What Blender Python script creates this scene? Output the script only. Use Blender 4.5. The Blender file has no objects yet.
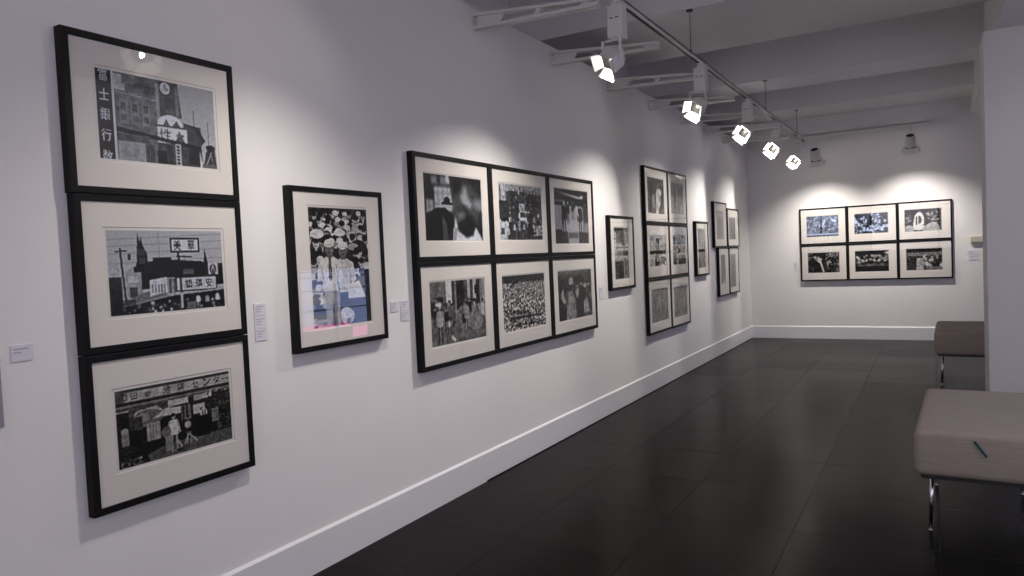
import bpy, bmesh, math, random
import numpy as np
from mathutils import Vector, Matrix

random.seed(7)
SC = bpy.context.scene
COL = SC.collection

# ------------------------------------------------------------------ dimensions (metres)
L = 11.65          # far wall, y
WALL_TOP = 2.99    # top of the long wall, which stops short of the ceiling
CEIL = 3.75
BEAM = 3.28        # underside of the cross beams
XR = 5.25          # right wall
YB = -4.0          # wall behind the viewer
XT, ZT = 0.8575, 2.914   # light track

# ------------------------------------------------------------------ materials
def mat(name, rgb, rough=0.6, metal=0.0, spec=0.5, emit=None, estr=0.0):
    m = bpy.data.materials.new(name); m.use_nodes = True
    b = m.node_tree.nodes['Principled BSDF']
    b.inputs['Base Color'].default_value = (*rgb, 1)
    b.inputs['Roughness'].default_value = rough
    b.inputs['Metallic'].default_value = metal
    b.inputs['Specular IOR Level'].default_value = spec
    if emit:
        b.inputs['Emission Color'].default_value = (*emit, 1)
        b.inputs['Emission Strength'].default_value = estr
    return m

def noise_colour(m, scale, c0, c1, detail=4, stretch=(1, 1, 1), p0=0.35, p1=0.65):
    nt = m.node_tree; b = nt.nodes['Principled BSDF']
    tc = nt.nodes.new('ShaderNodeTexCoord'); mp = nt.nodes.new('ShaderNodeMapping')
    mp.inputs['Scale'].default_value = stretch
    n = nt.nodes.new('ShaderNodeTexNoise'); n.inputs['Scale'].default_value = scale; n.inputs['Detail'].default_value = detail
    r = nt.nodes.new('ShaderNodeValToRGB')
    r.color_ramp.elements[0].color = (*c0, 1); r.color_ramp.elements[1].color = (*c1, 1)
    r.color_ramp.elements[0].position = p0; r.color_ramp.elements[1].position = p1
    nt.links.new(tc.outputs['Object'], mp.inputs['Vector']); nt.links.new(mp.outputs[0], n.inputs['Vector'])
    nt.links.new(n.outputs['Fac'], r.inputs[0]); nt.links.new(r.outputs[0], b.inputs['Base Color'])
    return n, r

def add_bump(m, src, strength=0.1, dist=0.002):
    nt = m.node_tree; bp = nt.nodes.new('ShaderNodeBump')
    bp.inputs['Strength'].default_value = strength; bp.inputs['Distance'].default_value = dist
    nt.links.new(src, bp.inputs['Height']); nt.links.new(bp.outputs[0], nt.nodes['Principled BSDF'].inputs['Normal'])

M = {}
M['wall'] = mat('white_wall_paint', (0.74, 0.735, 0.74), 0.75, spec=0.25)
n, r = noise_colour(M['wall'], 1.3, (0.78, 0.765, 0.755), (0.805, 0.79, 0.78))
n2 = M['wall'].node_tree.nodes.new('ShaderNodeTexNoise'); n2.inputs['Scale'].default_value = 220
add_bump(M['wall'], n2.outputs['Fac'], 0.05, 0.001)
M['ceil'] = mat('white_ceiling_paint', (0.60, 0.59, 0.60), 0.85, spec=0.2)
noise_colour(M['ceil'], 0.9, (0.75, 0.74, 0.745), (0.79, 0.78, 0.785))
M['trim'] = mat('white_satin_trim', (0.76, 0.755, 0.77), 0.4, spec=0.4)
M['steel_white'] = mat('white_painted_steel', (0.70, 0.69, 0.66), 0.45, spec=0.4)
M['lamp_white'] = mat('lamp_white_enamel', (0.74, 0.73, 0.70), 0.4)
M['black'] = mat('black_frame_wood', (0.006, 0.006, 0.007), 0.5, spec=0.16)
noise_colour(M['black'], 40, (0.004, 0.004, 0.005), (0.008, 0.008, 0.009), stretch=(1, 1, 12))
M['board'] = mat('cream_mat_board', (0.70, 0.665, 0.62), 0.8, spec=0.1)
noise_colour(M['board'], 300, (0.69, 0.655, 0.61), (0.71, 0.675, 0.63))
M['slot'] = mat('black_track_slot', (0.01, 0.01, 0.01), 0.6)
M['door'] = mat('pale_barn_door_metal', (0.82, 0.80, 0.76), 0.5, metal=0.0)
M['lens'] = mat('dimmed_lamp_glass', (0.010, 0.0098, 0.009), 0.35, spec=0.15)  # near-black: the recessed lamp's dim off-axis centre is put into the colour
M['hole'] = mat('black_lamp_rear', (0.006, 0.006, 0.006), 0.7)
M['chrome'] = mat('chrome', (0.75, 0.75, 0.77), 0.16, metal=1.0)
M['steel_grey'] = mat('grey_steel', (0.22, 0.215, 0.21), 0.45, metal=0.0)
M['dark_steel'] = mat('dark_steel', (0.02, 0.02, 0.022), 0.4)
M['card'] = mat('label_card', (0.70, 0.68, 0.74), 0.6)
M['ink'] = mat('grey_print_ink', (0.42, 0.40, 0.46), 0.7)
M['beige'] = mat('beige_plastic', (0.50, 0.47, 0.38), 0.5)
M['grey_panel'] = mat('lilac_grey_panel', (0.30, 0.285, 0.33), 0.6)
M['teal'] = mat('teal_cloth', (0.010, 0.085, 0.09), 0.8)
M['pane'] = mat('daylight_pane', (0.3, 0.35, 0.5), 0.3, emit=(0.34, 0.44, 0.85), estr=5.5)
M['pane_white'] = mat('overcast_pane', (0.5, 0.5, 0.6), 0.3, emit=(0.80, 0.80, 1.0), estr=3.6)
M['pink'] = mat('pink_backlit_strip', (0.8, 0.2, 0.5), 0.4, emit=(1.0, 0.22, 0.55), estr=6.0)

def floor_material():
    m = mat('charcoal_stone_tile', (0.03, 0.03, 0.032), 0.4, spec=0.036)
    nt = m.node_tree; b = nt.nodes['Principled BSDF']
    tc = nt.nodes.new('ShaderNodeTexCoord')
    br = nt.nodes.new('ShaderNodeTexBrick')
    br.offset = 0.0; br.inputs['Scale'].default_value = 1.0
    br.inputs['Brick Width'].default_value = 0.62; br.inputs['Row Height'].default_value = 0.62
    br.inputs['Mortar Size'].default_value = 0.004; br.inputs['Mortar Smooth'].default_value = 0.3
    br.inputs['Color1'].default_value = (0.0066, 0.0060, 0.0055, 1); br.inputs['Color2'].default_value = (0.0094, 0.0085, 0.0078, 1)
    br.inputs['Mortar'].default_value = (0.006, 0.0055, 0.005, 1)
    nt.links.new(tc.outputs['Object'], br.inputs['Vector'])
    n = nt.nodes.new('ShaderNodeTexNoise'); n.inputs['Scale'].default_value = 2.2; n.inputs['Detail'].default_value = 7
    nt.links.new(tc.outputs['Object'], n.inputs['Vector'])
    r = nt.nodes.new('ShaderNodeMapRange'); r.inputs['From Min'].default_value = 0.3; r.inputs['From Max'].default_value = 0.7
    r.inputs['To Min'].default_value = 0.75; r.inputs['To Max'].default_value = 1.2
    nt.links.new(n.outputs['Fac'], r.inputs['Value'])
    mx = nt.nodes.new('ShaderNodeVectorMath'); mx.operation = 'SCALE'
    nt.links.new(br.outputs['Color'], mx.inputs[0]); nt.links.new(r.outputs[0], mx.inputs['Scale'])
    nt.links.new(mx.outputs[0], b.inputs['Base Color'])
    r2 = nt.nodes.new('ShaderNodeMapRange'); r2.inputs['To Min'].default_value = 0.17; r2.inputs['To Max'].default_value = 0.23
    b2 = nt.nodes.new('ShaderNodeTexBrick'); b2.offset = 0.0; b2.inputs['Scale'].default_value = 1.0
    b2.inputs['Brick Width'].default_value = 0.62; b2.inputs['Row Height'].default_value = 0.62; b2.inputs['Mortar Size'].default_value = 0.004
    for nm, v in (('Color1', -.04), ('Color2', .02), ('Mortar', .08)): b2.inputs[nm].default_value = (max(v + .05, 0),) * 3 + (1,)
    nt.links.new(tc.outputs['Object'], b2.inputs['Vector'])
    sm = nt.nodes.new('ShaderNodeMath'); sm.operation = 'ADD'
    nt.links.new(n.outputs['Fac'], r2.inputs['Value']); nt.links.new(r2.outputs[0], sm.inputs[0]); nt.links.new(b2.outputs['Color'], sm.inputs[1])
    nt.links.new(sm.outputs[0], b.inputs['Roughness'])
    add_bump(m, br.outputs['Fac'], 0.04, -0.001)
    return m
M['floor'] = floor_material()

def fabric_material():
    m = mat('taupe_woven_fabric', (0.27, 0.245, 0.23), 0.9, spec=0.15)
    nt = m.node_tree; b = nt.nodes['Principled BSDF']
    tc = nt.nodes.new('ShaderNodeTexCoord')
    def wave(direction, scale):
        w = nt.nodes.new('ShaderNodeTexWave'); w.bands_direction = direction
        w.inputs['Scale'].default_value = scale; w.inputs['Distortion'].default_value = 1.5; w.inputs['Detail'].default_value = 2
        w.inputs['Detail Scale'].default_value = 3
        nt.links.new(tc.outputs['Object'], w.inputs['Vector']); return w
    a = wave('X', 90); c = wave('Y', 90); d = wave('Z', 90)
    ad = nt.nodes.new('ShaderNodeMath'); ad.operation = 'ADD'
    nt.links.new(a.outputs['Fac'], ad.inputs[0]); nt.links.new(c.outputs['Fac'], ad.inputs[1])
    ad2 = nt.nodes.new('ShaderNodeMath'); ad2.operation = 'ADD'
    nt.links.new(ad.outputs[0], ad2.inputs[0]); nt.links.new(d.outputs['Fac'], ad2.inputs[1])
    mp = nt.nodes.new('ShaderNodeMapping'); mp.inputs['Scale'].default_value = (3, 60, 60)
    nt.links.new(tc.outputs['Object'], mp.inputs['Vector'])
    n = nt.nodes.new('ShaderNodeTexNoise'); n.inputs['Scale'].default_value = 3; n.inputs['Detail'].default_value = 4
    nt.links.new(mp.outputs[0], n.inputs['Vector'])
    r = nt.nodes.new('ShaderNodeValToRGB')
    r.color_ramp.elements[0].color = (0.345, 0.298, 0.250, 1); r.color_ramp.elements[1].color = (0.405, 0.350, 0.296, 1)
    r.color_ramp.elements[0].position = 0.35; r.color_ramp.elements[1].position = 0.65
    nt.links.new(n.outputs['Fac'], r.inputs[0]); nt.links.new(r.outputs[0], b.inputs['Base Color'])
    add_bump(m, ad2.outputs[0], 0.25, 0.002)
    return m
M['fabric'] = fabric_material()

def print_material():
    m = mat('photographic_print', (0.5, 0.5, 0.5), 0.55, spec=0.2)
    nt = m.node_tree; at = nt.nodes.new('ShaderNodeAttribute'); at.attribute_name = 'tone'
    nt.links.new(at.outputs['Color'], nt.nodes['Principled BSDF'].inputs['Base Color'])
    return m
M['print'] = print_material()

def glass_material():
    m = bpy.data.materials.new('picture_glass'); m.use_nodes = True
    nt = m.node_tree; nt.nodes.clear()
    out = nt.nodes.new('ShaderNodeOutputMaterial'); mx = nt.nodes.new('ShaderNodeMixShader')
    tr = nt.nodes.new('ShaderNodeBsdfTransparent'); gl = nt.nodes.new('ShaderNodeBsdfGlossy')
    gl.inputs['Roughness'].default_value = 0.01
    fr = nt.nodes.new('ShaderNodeFresnel'); fr.inputs['IOR'].default_value = 1.5
    ge = nt.nodes.new('ShaderNodeNewGeometry'); mu = nt.nodes.new('ShaderNodeMath'); mu.operation = 'MULTIPLY'
    iv = nt.nodes.new('ShaderNodeMath'); iv.operation = 'SUBTRACT'; iv.inputs[0].default_value = 1.0
    nt.links.new(ge.outputs['Backfacing'], iv.inputs[1]); nt.links.new(fr.outputs[0], mu.inputs[0]); nt.links.new(iv.outputs[0], mu.inputs[1])
    nt.links.new(mu.outputs[0], mx.inputs[0]); nt.links.new(tr.outputs[0], mx.inputs[1]); nt.links.new(gl.outputs[0], mx.inputs[2])
    nt.links.new(mx.outputs[0], out.inputs[0])
    return m
M['glass'] = glass_material()

# ------------------------------------------------------------------ object helpers
def obj(name, bm, m, parent=None, smooth=False):
    me = bpy.data.meshes.new(name); bm.to_mesh(me); bm.free()
    o = bpy.data.objects.new(name, me); COL.objects.link(o)
    for mm in (m if isinstance(m, (list, tuple)) else [m]): me.materials.append(M[mm])
    if smooth:
        for p in me.polygons: p.use_smooth = True
    if parent is not None: o.parent = parent
    return o

def tag(o, label, cat, group=None):
    o['label'] = label; o['category'] = cat
    if group: o['group'] = group
    return o

def thing(name, label, cat, loc, rotz=0.0, group=None):
    o = bpy.data.objects.new(name, None); COL.objects.link(o)
    o.empty_display_size = 0.1; o.location = loc; o.rotation_euler = (0, 0, rotz)
    return tag(o, label, cat, group)

def structure(o): o['kind'] = 'structure'; return o

def box(bm, x0, x1, y0, y1, z0, z1, mi=0, bev=0.0, mtx=None):
    r = bmesh.ops.create_cube(bm, size=1.0)
    vs = r['verts']
    for v in vs:
        v.co = Vector(((x0 + x1) / 2 + v.co.x * (x1 - x0), (y0 + y1) / 2 + v.co.y * (y1 - y0), (z0 + z1) / 2 + v.co.z * (z1 - z0)))
    if bev > 0:
        es = list({e for v in vs for e in v.link_edges})
        r2 = bmesh.ops.bevel(bm, geom=es, offset=bev, segments=2, profile=0.5, affect='EDGES')
        vs = list({v for f in r2['faces'] for v in f.verts} | {v for v in vs if v.is_valid})
    fs = {f for v in vs for f in v.link_faces}
    for f in fs: f.material_index = mi
    if mtx is not None:
        for v in {v for f in fs for v in f.verts}: v.co = mtx @ v.co
    return fs

def cyl(bm, p0, p1, r0, r1=None, seg=14, mi=0):
    if r1 is None: r1 = r0
    p0, p1 = Vector(p0), Vector(p1); d = p1 - p0
    q = Vector((0, 0, 1)).rotation_difference(d.normalized()).to_matrix().to_4x4()
    r = bmesh.ops.create_cone(bm, cap_ends=True, segments=seg, radius1=r0, radius2=r1, depth=d.length,
                              matrix=Matrix.Translation((p0 + p1) / 2) @ q)
    for f in {f for v in r['verts'] for f in v.link_faces}: f.material_index = mi

def loft(bm, loops, close_first=False, close_last=False, mi=0):
    rows = [[bm.verts.new(p) for p in lp] for lp in loops]
    n = len(rows[0])
    for a, b in zip(rows, rows[1:]):
        for i in range(n):
            f = bm.faces.new((a[i], a[(i + 1) % n], b[(i + 1) % n], b[i])); f.material_index = mi
    if close_first: bm.faces.new(rows[0][::-1]).material_index = mi
    if close_last: bm.faces.new(rows[-1]).material_index = mi

def prism(bm, pts, y0, y1):
    """polygon given as (x, z) points extruded from y0 to y1"""
    a = [bm.verts.new((x, y0, z)) for x, z in pts]; b = [bm.verts.new((x, y1, z)) for x, z in pts]
    n = len(pts)
    bm.faces.new(a); bm.faces.new(b[::-1])
    for i in range(n): bm.faces.new((a[i], b[i], b[(i + 1) % n], a[(i + 1) % n]))

def recalc(bm): bmesh.ops.recalc_face_normals(bm, faces=bm.faces[:])

def boxobj(name, m, dims, parent=None, bev=0.0):
    bm = bmesh.new(); box(bm, *dims, bev=bev); return obj(name, bm, m, parent)

# ------------------------------------------------------------------ room shell
structure(boxobj('floor', 'floor', (-0.75, XR + 0.1, YB - 0.1, L + 0.12, -0.1, 0.0)))
structure(boxobj('ceiling', 'ceil', (-0.75, XR + 0.1, YB - 0.1, L + 0.12, CEIL, CEIL + 0.1)))
structure(boxobj('wall_left', 'wall', (-0.12, 0.0, YB, L, 0.0, WALL_TOP)))
structure(boxobj('wall_far_left', 'ceil', (-0.85, -0.75, YB - 0.1, L + 0.12, 0.0, CEIL)))
structure(boxobj('wall_back', 'wall', (-0.75, XR + 0.1, L, L + 0.12, 0.0, CEIL)))

def wall_with_hole(name, m, axis, pos, th, a0, a1, z1, hole):
    """a wall slab normal to axis with one rectangular opening"""
    h0, h1, hz0, hz1 = hole; bm = bmesh.new()
    for u0, u1, w0, w1 in ((a0, h0, 0, z1), (h1, a1, 0, z1), (h0, h1, 0, hz0), (h0, h1, hz1, z1)):
        if w1 - w0 < 1e-4 or u1 - u0 < 1e-4: continue
        if axis == 'x': box(bm, pos, pos + th, u0, u1, w0, w1)
        else: box(bm, u0, u1, pos, pos + th, w0, w1)
    return structure(obj(name, bm, m))
WIN = (7.28, 8.72, 0.30, 1.355)
bm = bmesh.new(); SIDE = (-0.85, 2.85, 0.60, 2.50)
for u0, u1, w0, w1 in ((YB - .1, SIDE[0], 0, CEIL), (SIDE[1], WIN[0], 0, CEIL), (WIN[1], L + .12, 0, CEIL), (SIDE[0], SIDE[1], 0, SIDE[2]), (SIDE[0], SIDE[1], SIDE[3], CEIL), (WIN[0], WIN[1], 0, WIN[2]), (WIN[0], WIN[1], WIN[3], CEIL)):
    box(bm, XR, XR + .12, u0, u1, w0, w1)
structure(obj('wall_right', bm, 'wall'))
w = structure(bpy.data.objects.new('fill_window_3', None)); COL.objects.link(w); w.location = (XR, 0, 0)  # added side window, out of view, to brighten the long wall
bm = bmesh.new()
for y in (SIDE[0], .97, SIDE[1] - .06): box(bm, .02, .08, y, y + .06, SIDE[2], SIDE[3])
for z in (SIDE[2], SIDE[3] - .06): box(bm, .02, .08, SIDE[0], SIDE[1], z, z + .06)
obj('window_frame', bm, 'dark_steel', w)
boxobj('window_pane', 'glass', (.046, .054, SIDE[0], SIDE[1], SIDE[2], SIDE[3]), w)
FRONT = (0.6, 4.6, 1.05, 3.2)
wall_with_hole('wall_front', 'wall', 'y', YB - 0.12, 0.12, -0.75, XR + 0.1, CEIL, FRONT)

# window in the right wall (seen only as a reflection in picture glass)
w = structure(bpy.data.objects.new('window_1', None)); COL.objects.link(w); w.location = (XR, 0, 0)
bm = bmesh.new()
box(bm, 0.045, 0.055, WIN[0], WIN[1], 0.52, WIN[3])
obj('window_pane', bm, 'pane', w)
bm = bmesh.new()
box(bm, 0.030, 0.042, 7.45, 8.05, 0.86, 1.02); box(bm, 0.030, 0.042, 7.40, 8.20, 0.585, 0.72)
box(bm, 0.030, 0.042, 8.25, 8.66, 1.10, 1.20)
obj('window_blind', bm, 'pane_white', w)
bm = bmesh.new()
box(bm, 0.040, 0.052, WIN[0], 8.30, 0.49, 0.56); box(bm, 0.040, 0.052, 8.36, 8.70, 0.31, 0.47)
obj('pink_sign_strip', bm, 'pink', w)
bm = bmesh.new()
for z in (0.765, 1.055, 1.24): box(bm, 0.012, 0.04, WIN[0], WIN[1], z, z + 0.018)
box(bm, 0.012, 0.04, 7.98, 8.02, 0.30, WIN[3])
for y in (WIN[0], WIN[1] - 0.03): box(bm, 0.0, 0.06, y, y + 0.03, 0.30, WIN[3])
for z in (0.30, WIN[3] - 0.03): box(bm, 0.0, 0.06, WIN[0], WIN[1], z, z + 0.012)
obj('window_frame', bm, 'dark_steel', w)
# shopfront window behind the viewer
w = structure(bpy.data.objects.new('window_2', None)); COL.objects.link(w); w.location = (0, YB, 0)
bm = bmesh.new()
for x in (FRONT[0], 2.57, FRONT[1] - 0.06): box(bm, x, x + 0.06, -0.09, -0.03, FRONT[2], FRONT[3])
for z in (FRONT[2], 2.5, FRONT[3] - 0.06): box(bm, FRONT[0], FRONT[1], -0.09, -0.03, z, z + 0.06)
obj('window_frame', bm, 'dark_steel', w)
boxobj('window_pane', 'glass', (FRONT[0], FRONT[1], -0.064, -0.058, FRONT[2], FRONT[3]), w)

# ceiling beams, the lengthwise beam and the pier
structure(boxobj('trim_1', 'ceil', (-0.75, 2.94, 5.72, 7.05, BEAM, CEIL)))
structure(boxobj('trim_2', 'ceil', (-0.75, 2.94, 8.65, 9.30, BEAM, CEIL)))
structure(boxobj('trim_3', 'ceil', (-0.75, 2.94, 10.70, L, BEAM, CEIL)))
structure(boxobj('trim_4', 'ceil', (-0.75, 2.94, 2.60, 3.60, BEAM, CEIL)))
structure(boxobj('trim_5', 'ceil', (2.94, 3.60, YB, L, 3.04, CEIL)))
structure(boxobj('wall_pier', 'wall', (2.852, 3.60, 7.03, 7.65, 0.0, 3.04)))

# skirting boards: the long one is in two lengths, the far length sits a little off the floor
def skirting(bm, a0, a1, z0):
    pts = [(0.0, z0), (0.014, z0), (0.014, 0.176), (0.006, 0.1857), (0.0, 0.1857)]
    prism(bm, pts, a0, a1)
bm = bmesh.new(); skirting(bm, YB, 3.83, 0.0); skirting(bm, 3.83, L, 0.007); recalc(bm)
structure(obj('baseboard_left', bm, 'trim'))
bm = bmesh.new(); skirting(bm, 0.0, 5.24, 0.0); recalc(bm)
for v in bm.verts: v.co = Vector((v.co.y, L - v.co.x, v.co.z))
recalc(bm); structure(obj('baseboard_back', bm, 'trim'))

# ------------------------------------------------------------------ photographic prints
GLYPH = {}
def glyph(ch, n=40):
    if ch in GLYPH: return GLYPH[ch]
    cu = bpy.data.curves.new('glyph', 'FONT'); cu.body = ch
    o = bpy.data.objects.new('glyph', cu); COL.objects.link(o)
    dg = bpy.context.evaluated_depsgraph_get(); me = o.evaluated_get(dg).to_mesh()
    me.calc_loop_triangles()
    vs = np.array([v.co[:2] for v in me.vertices], float).reshape(-1, 2)
    tris = [tuple(t.vertices) for t in me.loop_triangles]
    g = np.zeros((n, n), bool)
    if len(vs):
        lo, hi = vs.min(0), vs.max(0); s = max(hi - lo) or 1.0
        vs = (vs - (lo + hi) / 2) / s + 0.5
        yy, xx = np.mgrid[0:n, 0:n]; X = (xx + .5) / n; Y = 1 - (yy + .5) / n
        for a, b, c in tris:
            A, B, C_ = vs[a], vs[b], vs[c]
            d = (B[0] - A[0]) * (C_[1] - A[1]) - (C_[0] - A[0]) * (B[1] - A[1])
            if abs(d) < 1e-12: continue
            w1 = ((X - A[0]) * (C_[1] - A[1]) - (C_[0] - A[0]) * (Y - A[1])) / d
            w2 = ((B[0] - A[0]) * (Y - A[1]) - (X - A[0]) * (B[1] - A[1])) / d
            g |= (w1 >= 0) & (w2 >= 0) & (w1 + w2 <= 1)
    o.evaluated_get(dg).to_mesh_clear()
    bpy.data.objects.remove(o); bpy.data.curves.remove(cu)
    GLYPH[ch] = g
    return g

class Pic:
    """a small monochrome picture drawn in u (right), v (down), both 0..1"""
    def __init__(s, w, h, base, seed):
        s.w, s.h = w, h; s.g = np.full((h, w), float(base)); s.r = np.random.RandomState(seed)
        yy, xx = np.mgrid[0:h, 0:w]; s.U = (xx + .5) / w; s.V = (yy + .5) / h; s.a = h / w
    def put(s, m, g, al=1.0): s.g[m] = s.g[m] * (1 - al) + g * al
    def rect(s, u0, v0, u1, v1, g, al=1.0): s.put((s.U >= u0) & (s.U < u1) & (s.V >= v0) & (s.V < v1), g, al)
    def ell(s, cu, cv, ru, rv, g, al=1.0): s.put(((s.U - cu) / ru) ** 2 + ((s.V - cv) / rv) ** 2 <= 1, g, al)
    def poly(s, pts, g, al=1.0):
        m = np.zeros_like(s.g, bool); n = len(pts)
        for i in range(n):
            (x0, y0), (x1, y1) = pts[i], pts[(i + 1) % n]
            c = (y0 > s.V) != (y1 > s.V)
            m ^= c & (s.U < (x1 - x0) * (s.V - y0) / ((y1 - y0) or 1e-9) + x0)
        s.put(m, g, al)
    def line(s, u0, v0, u1, v1, wd, g, al=1.0):
        du, dv = u1 - u0, (v1 - v0) * s.a; l2 = du * du + dv * dv + 1e-12
        t = np.clip(((s.U - u0) * du + (s.V - v0) * s.a * dv) / l2, 0, 1)
        d = np.hypot(s.U - u0 - t * du, (s.V - v0) * s.a - t * dv); s.put(d <= max(wd / 2, .5 / s.w), g, al)
    def blur(s, k, u0=0, v0=0, u1=1, v1=1):
        g = s.g.copy()
        for ax in (0, 1):
            p = np.pad(g, [(k, k) if i == ax else (0, 0) for i in (0, 1)], mode='edge'); c = np.cumsum(p, axis=ax)
            c = np.concatenate([np.zeros_like(np.take(c, [0], ax)), c], ax); n = g.shape[ax]
            g = (np.take(c, range(2 * k + 1, 2 * k + 1 + n), ax) - np.take(c, range(0, n), ax)) / (2 * k + 1)
        m = (s.U >= u0) & (s.U <= u1) & (s.V >= v0) & (s.V <= v1); s.g[m] = g[m]
    def noise(s, cell, amp, u0=0, v0=0, u1=1, v1=1):
        cw, ch = max(2, int(s.w / cell) + 2), max(2, int(s.h / cell) + 2); q = s.r.rand(ch, cw) - .5
        x = s.U * (cw - 1.001); y = s.V * (ch - 1.001); xi, yi = x.astype(int), y.astype(int); fx, fy = x - xi, y - yi
        v = (q[yi, xi] * (1 - fx) + q[yi, xi + 1] * fx) * (1 - fy) + (q[yi + 1, xi] * (1 - fx) + q[yi + 1, xi + 1] * fx) * fy
        m = (s.U >= u0) & (s.U <= u1) & (s.V >= v0) & (s.V <= v1); s.g[m] += (v * 2 * amp)[m]
    def text(s, ch, cu, cv, hv, g, wu=None):
        m = glyph(ch); n = m.shape[0]; wu = wu or hv * s.a
        x = ((s.U - cu) / wu + .5); y = ((s.V - cv) / hv + .5); ok = (x >= 0) & (x < 1) & (y >= 0) & (y < 1)
        k = np.zeros_like(ok); k[ok] = m[(y[ok] * n).astype(int), (x[ok] * n).astype(int)]; s.put(k, g)
    def person(s, u, v, h, coat, legs, face=.5, hair=.08, lean=0.0):
        """feet at (u, v), height h in v"""
        a = s.a; w = h * a * .13
        for d in (-.45, .45): s.poly([(u + d * w * .4, v - h * .5), (u + d * w * 1.5, v - h * .5), (u + d * w * 1.7 + lean * .3, v), (u + d * w * .9 + lean * .3, v)], legs)
        s.poly([(u - w * .8, v - h * .83), (u + w * .8, v - h * .83), (u + w, v - h * .42), (u - w, v - h * .42)], coat)
        s.line(u - w * .9, v - h * .78, u - w * 1.3 - lean, v - h * .48, w * .45, coat * .85); s.line(u + w * .9, v - h * .78, u + w * 1.3 + lean, v - h * .48, w * .45, coat * .8)
        s.ell(u, v - h * .91, h * a * .06, h * .075, face); s.ell(u, v - h * .95, h * a * .065, h * .05, hair)
    def crowd(s, n, u0, v0, u1, v1, h0, h1, bright=.8, dark=.1, p=.5):
        pts = sorted((v0 + (v1 - v0) * s.r.rand(), u0 + (u1 - u0) * s.r.rand()) for _ in range(n))
        for v, u in pts:
            h = h0 + (h1 - h0) * (v - v0) / max(1e-6, v1 - v0); h *= .85 + .3 * s.r.rand()
            c = bright * (.8 + .2 * s.r.rand()) if s.r.rand() < p else dark + .15 * s.r.rand()
            s.person(u, v + h * .35, h, c, dark + .12 * s.r.rand(), .35 + .35 * s.r.rand(), .05 + .08 * s.r.rand())

def p_bank(P):      # street front with a tall bank sign and a clock tower
    P.g[:] = .66 + .05 * (P.V - .5)
    P.rect(.13, 0, .52, 1, .40); P.rect(.13, .02, .22, .2, .72); P.rect(.24, .1, .5, .2, .34); P.rect(.2, 0, .3, .12, .46)
    P.line(.14, .22, .5, .26, .008, .55); P.line(.14, .42, .5, .27, .006, .25)
    for k, u in enumerate((.2, .29, .38)): P.rect(u - .035, .3, u + .035, .58, .47); P.rect(u - .02, .34, u + .02, .42, .33); P.rect(u - .02, .47, u + .025, .54, .35)
    P.poly([(.5, 0), (.665, 0), (.69, .42), (.5, .45)], .30); P.rect(.64, .04, .67, .42, .42); P.rect(.47, .05, .5, .5, .55); P.rect(.55, .2, .63, .34, .24)
    P.ell(.555, .085, .052, .085, .16); P.ell(.555, .085, .045, .073, .8); P.line(.555, .085, .555, .04, .008, .1); P.line(.555, .085, .585, .1, .008, .1); P.ell(.555, .085, .03, .047, .6, .5)
    P.rect(.47, .5, .86, 1, .28)
    P.ell(.585, .53, .115, .13, .82); P.rect(.46, .53, .71, .56, .25); P.poly([(.52, .53), (.55, .45), (.58, .53)], .3); P.poly([(.6, .53), (.64, .46), (.67, .53)], .3)
    P.rect(.47, .55, .74, .745, .83); P.text('性', .535, .65, .15, .22); P.poly([(.62, .72), (.66, .58), (.71, .72)], .3); P.rect(.63, .62, .70, .645, .4)
    P.poly([(.69, .47), (.83, .5), (.9, .66), (.86, .72), (.86, 1), (.73, 1), (.73, .52)], .26); P.poly([(.69, .47), (.83, .5), (.9, .66), (.86, .68), (.81, .54)], .17)
    P.poly([(.13, .62), (.85, .74), (.85, .785), (.13, .67)], .07); P.rect(.14, .69, .4, .77, .3); P.rect(.14, .78, .36, 1, .58); P.rect(.36, .78, .44, 1, .34)
    for u in (.38, .40, .42): P.rect(u, .8, u + .008, 1, .16)
    P.rect(.46, .84, .54, 1, .06); P.rect(.55, .76, .6, 1, .2); P.rect(.615, .74, .665, 1, .72); 
    for k in range(6): P.rect(.625, .76 + k * .04, .655, .785 + k * .04, .22)
    P.rect(.74, .78, .855, .97, .16); P.line(.80, .3, .80, .5, .004, .2); P.line(.93, .42, .93, .72, .004, .3)
    P.poly([(.9, .72), (.955, .7), (.99, .73), (.98, .79), (.91, .79)], .13); P.poly([(.9, .79), (.985, .79), (1, 1), (.87, 1)], .24); P.line(.9, .96, .95, .8, .01, .6); P.line(.97, .95, .94, .82, .008, .5)
    P.poly([(.84, .8), (.87, 1), (.84, 1)], .8); P.rect(.86, .95, 1, 1, .4)
    P.noise(3, .05, .13, 0, .66, 1); P.noise(9, .07, .13, 0, .66, 1); P.noise(4, .05, .66, .5, 1, 1); P.blur(1)
    P.rect(0, 0, .115, 1, .05); P.rect(.122, 0, .135, 1, .72)
    for ch, v in (('富', .06), ('士', .28), ('銀', .50), ('行', .73), ('数', .97)): P.text(ch, .058, v, .135, .78, .075)

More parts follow.
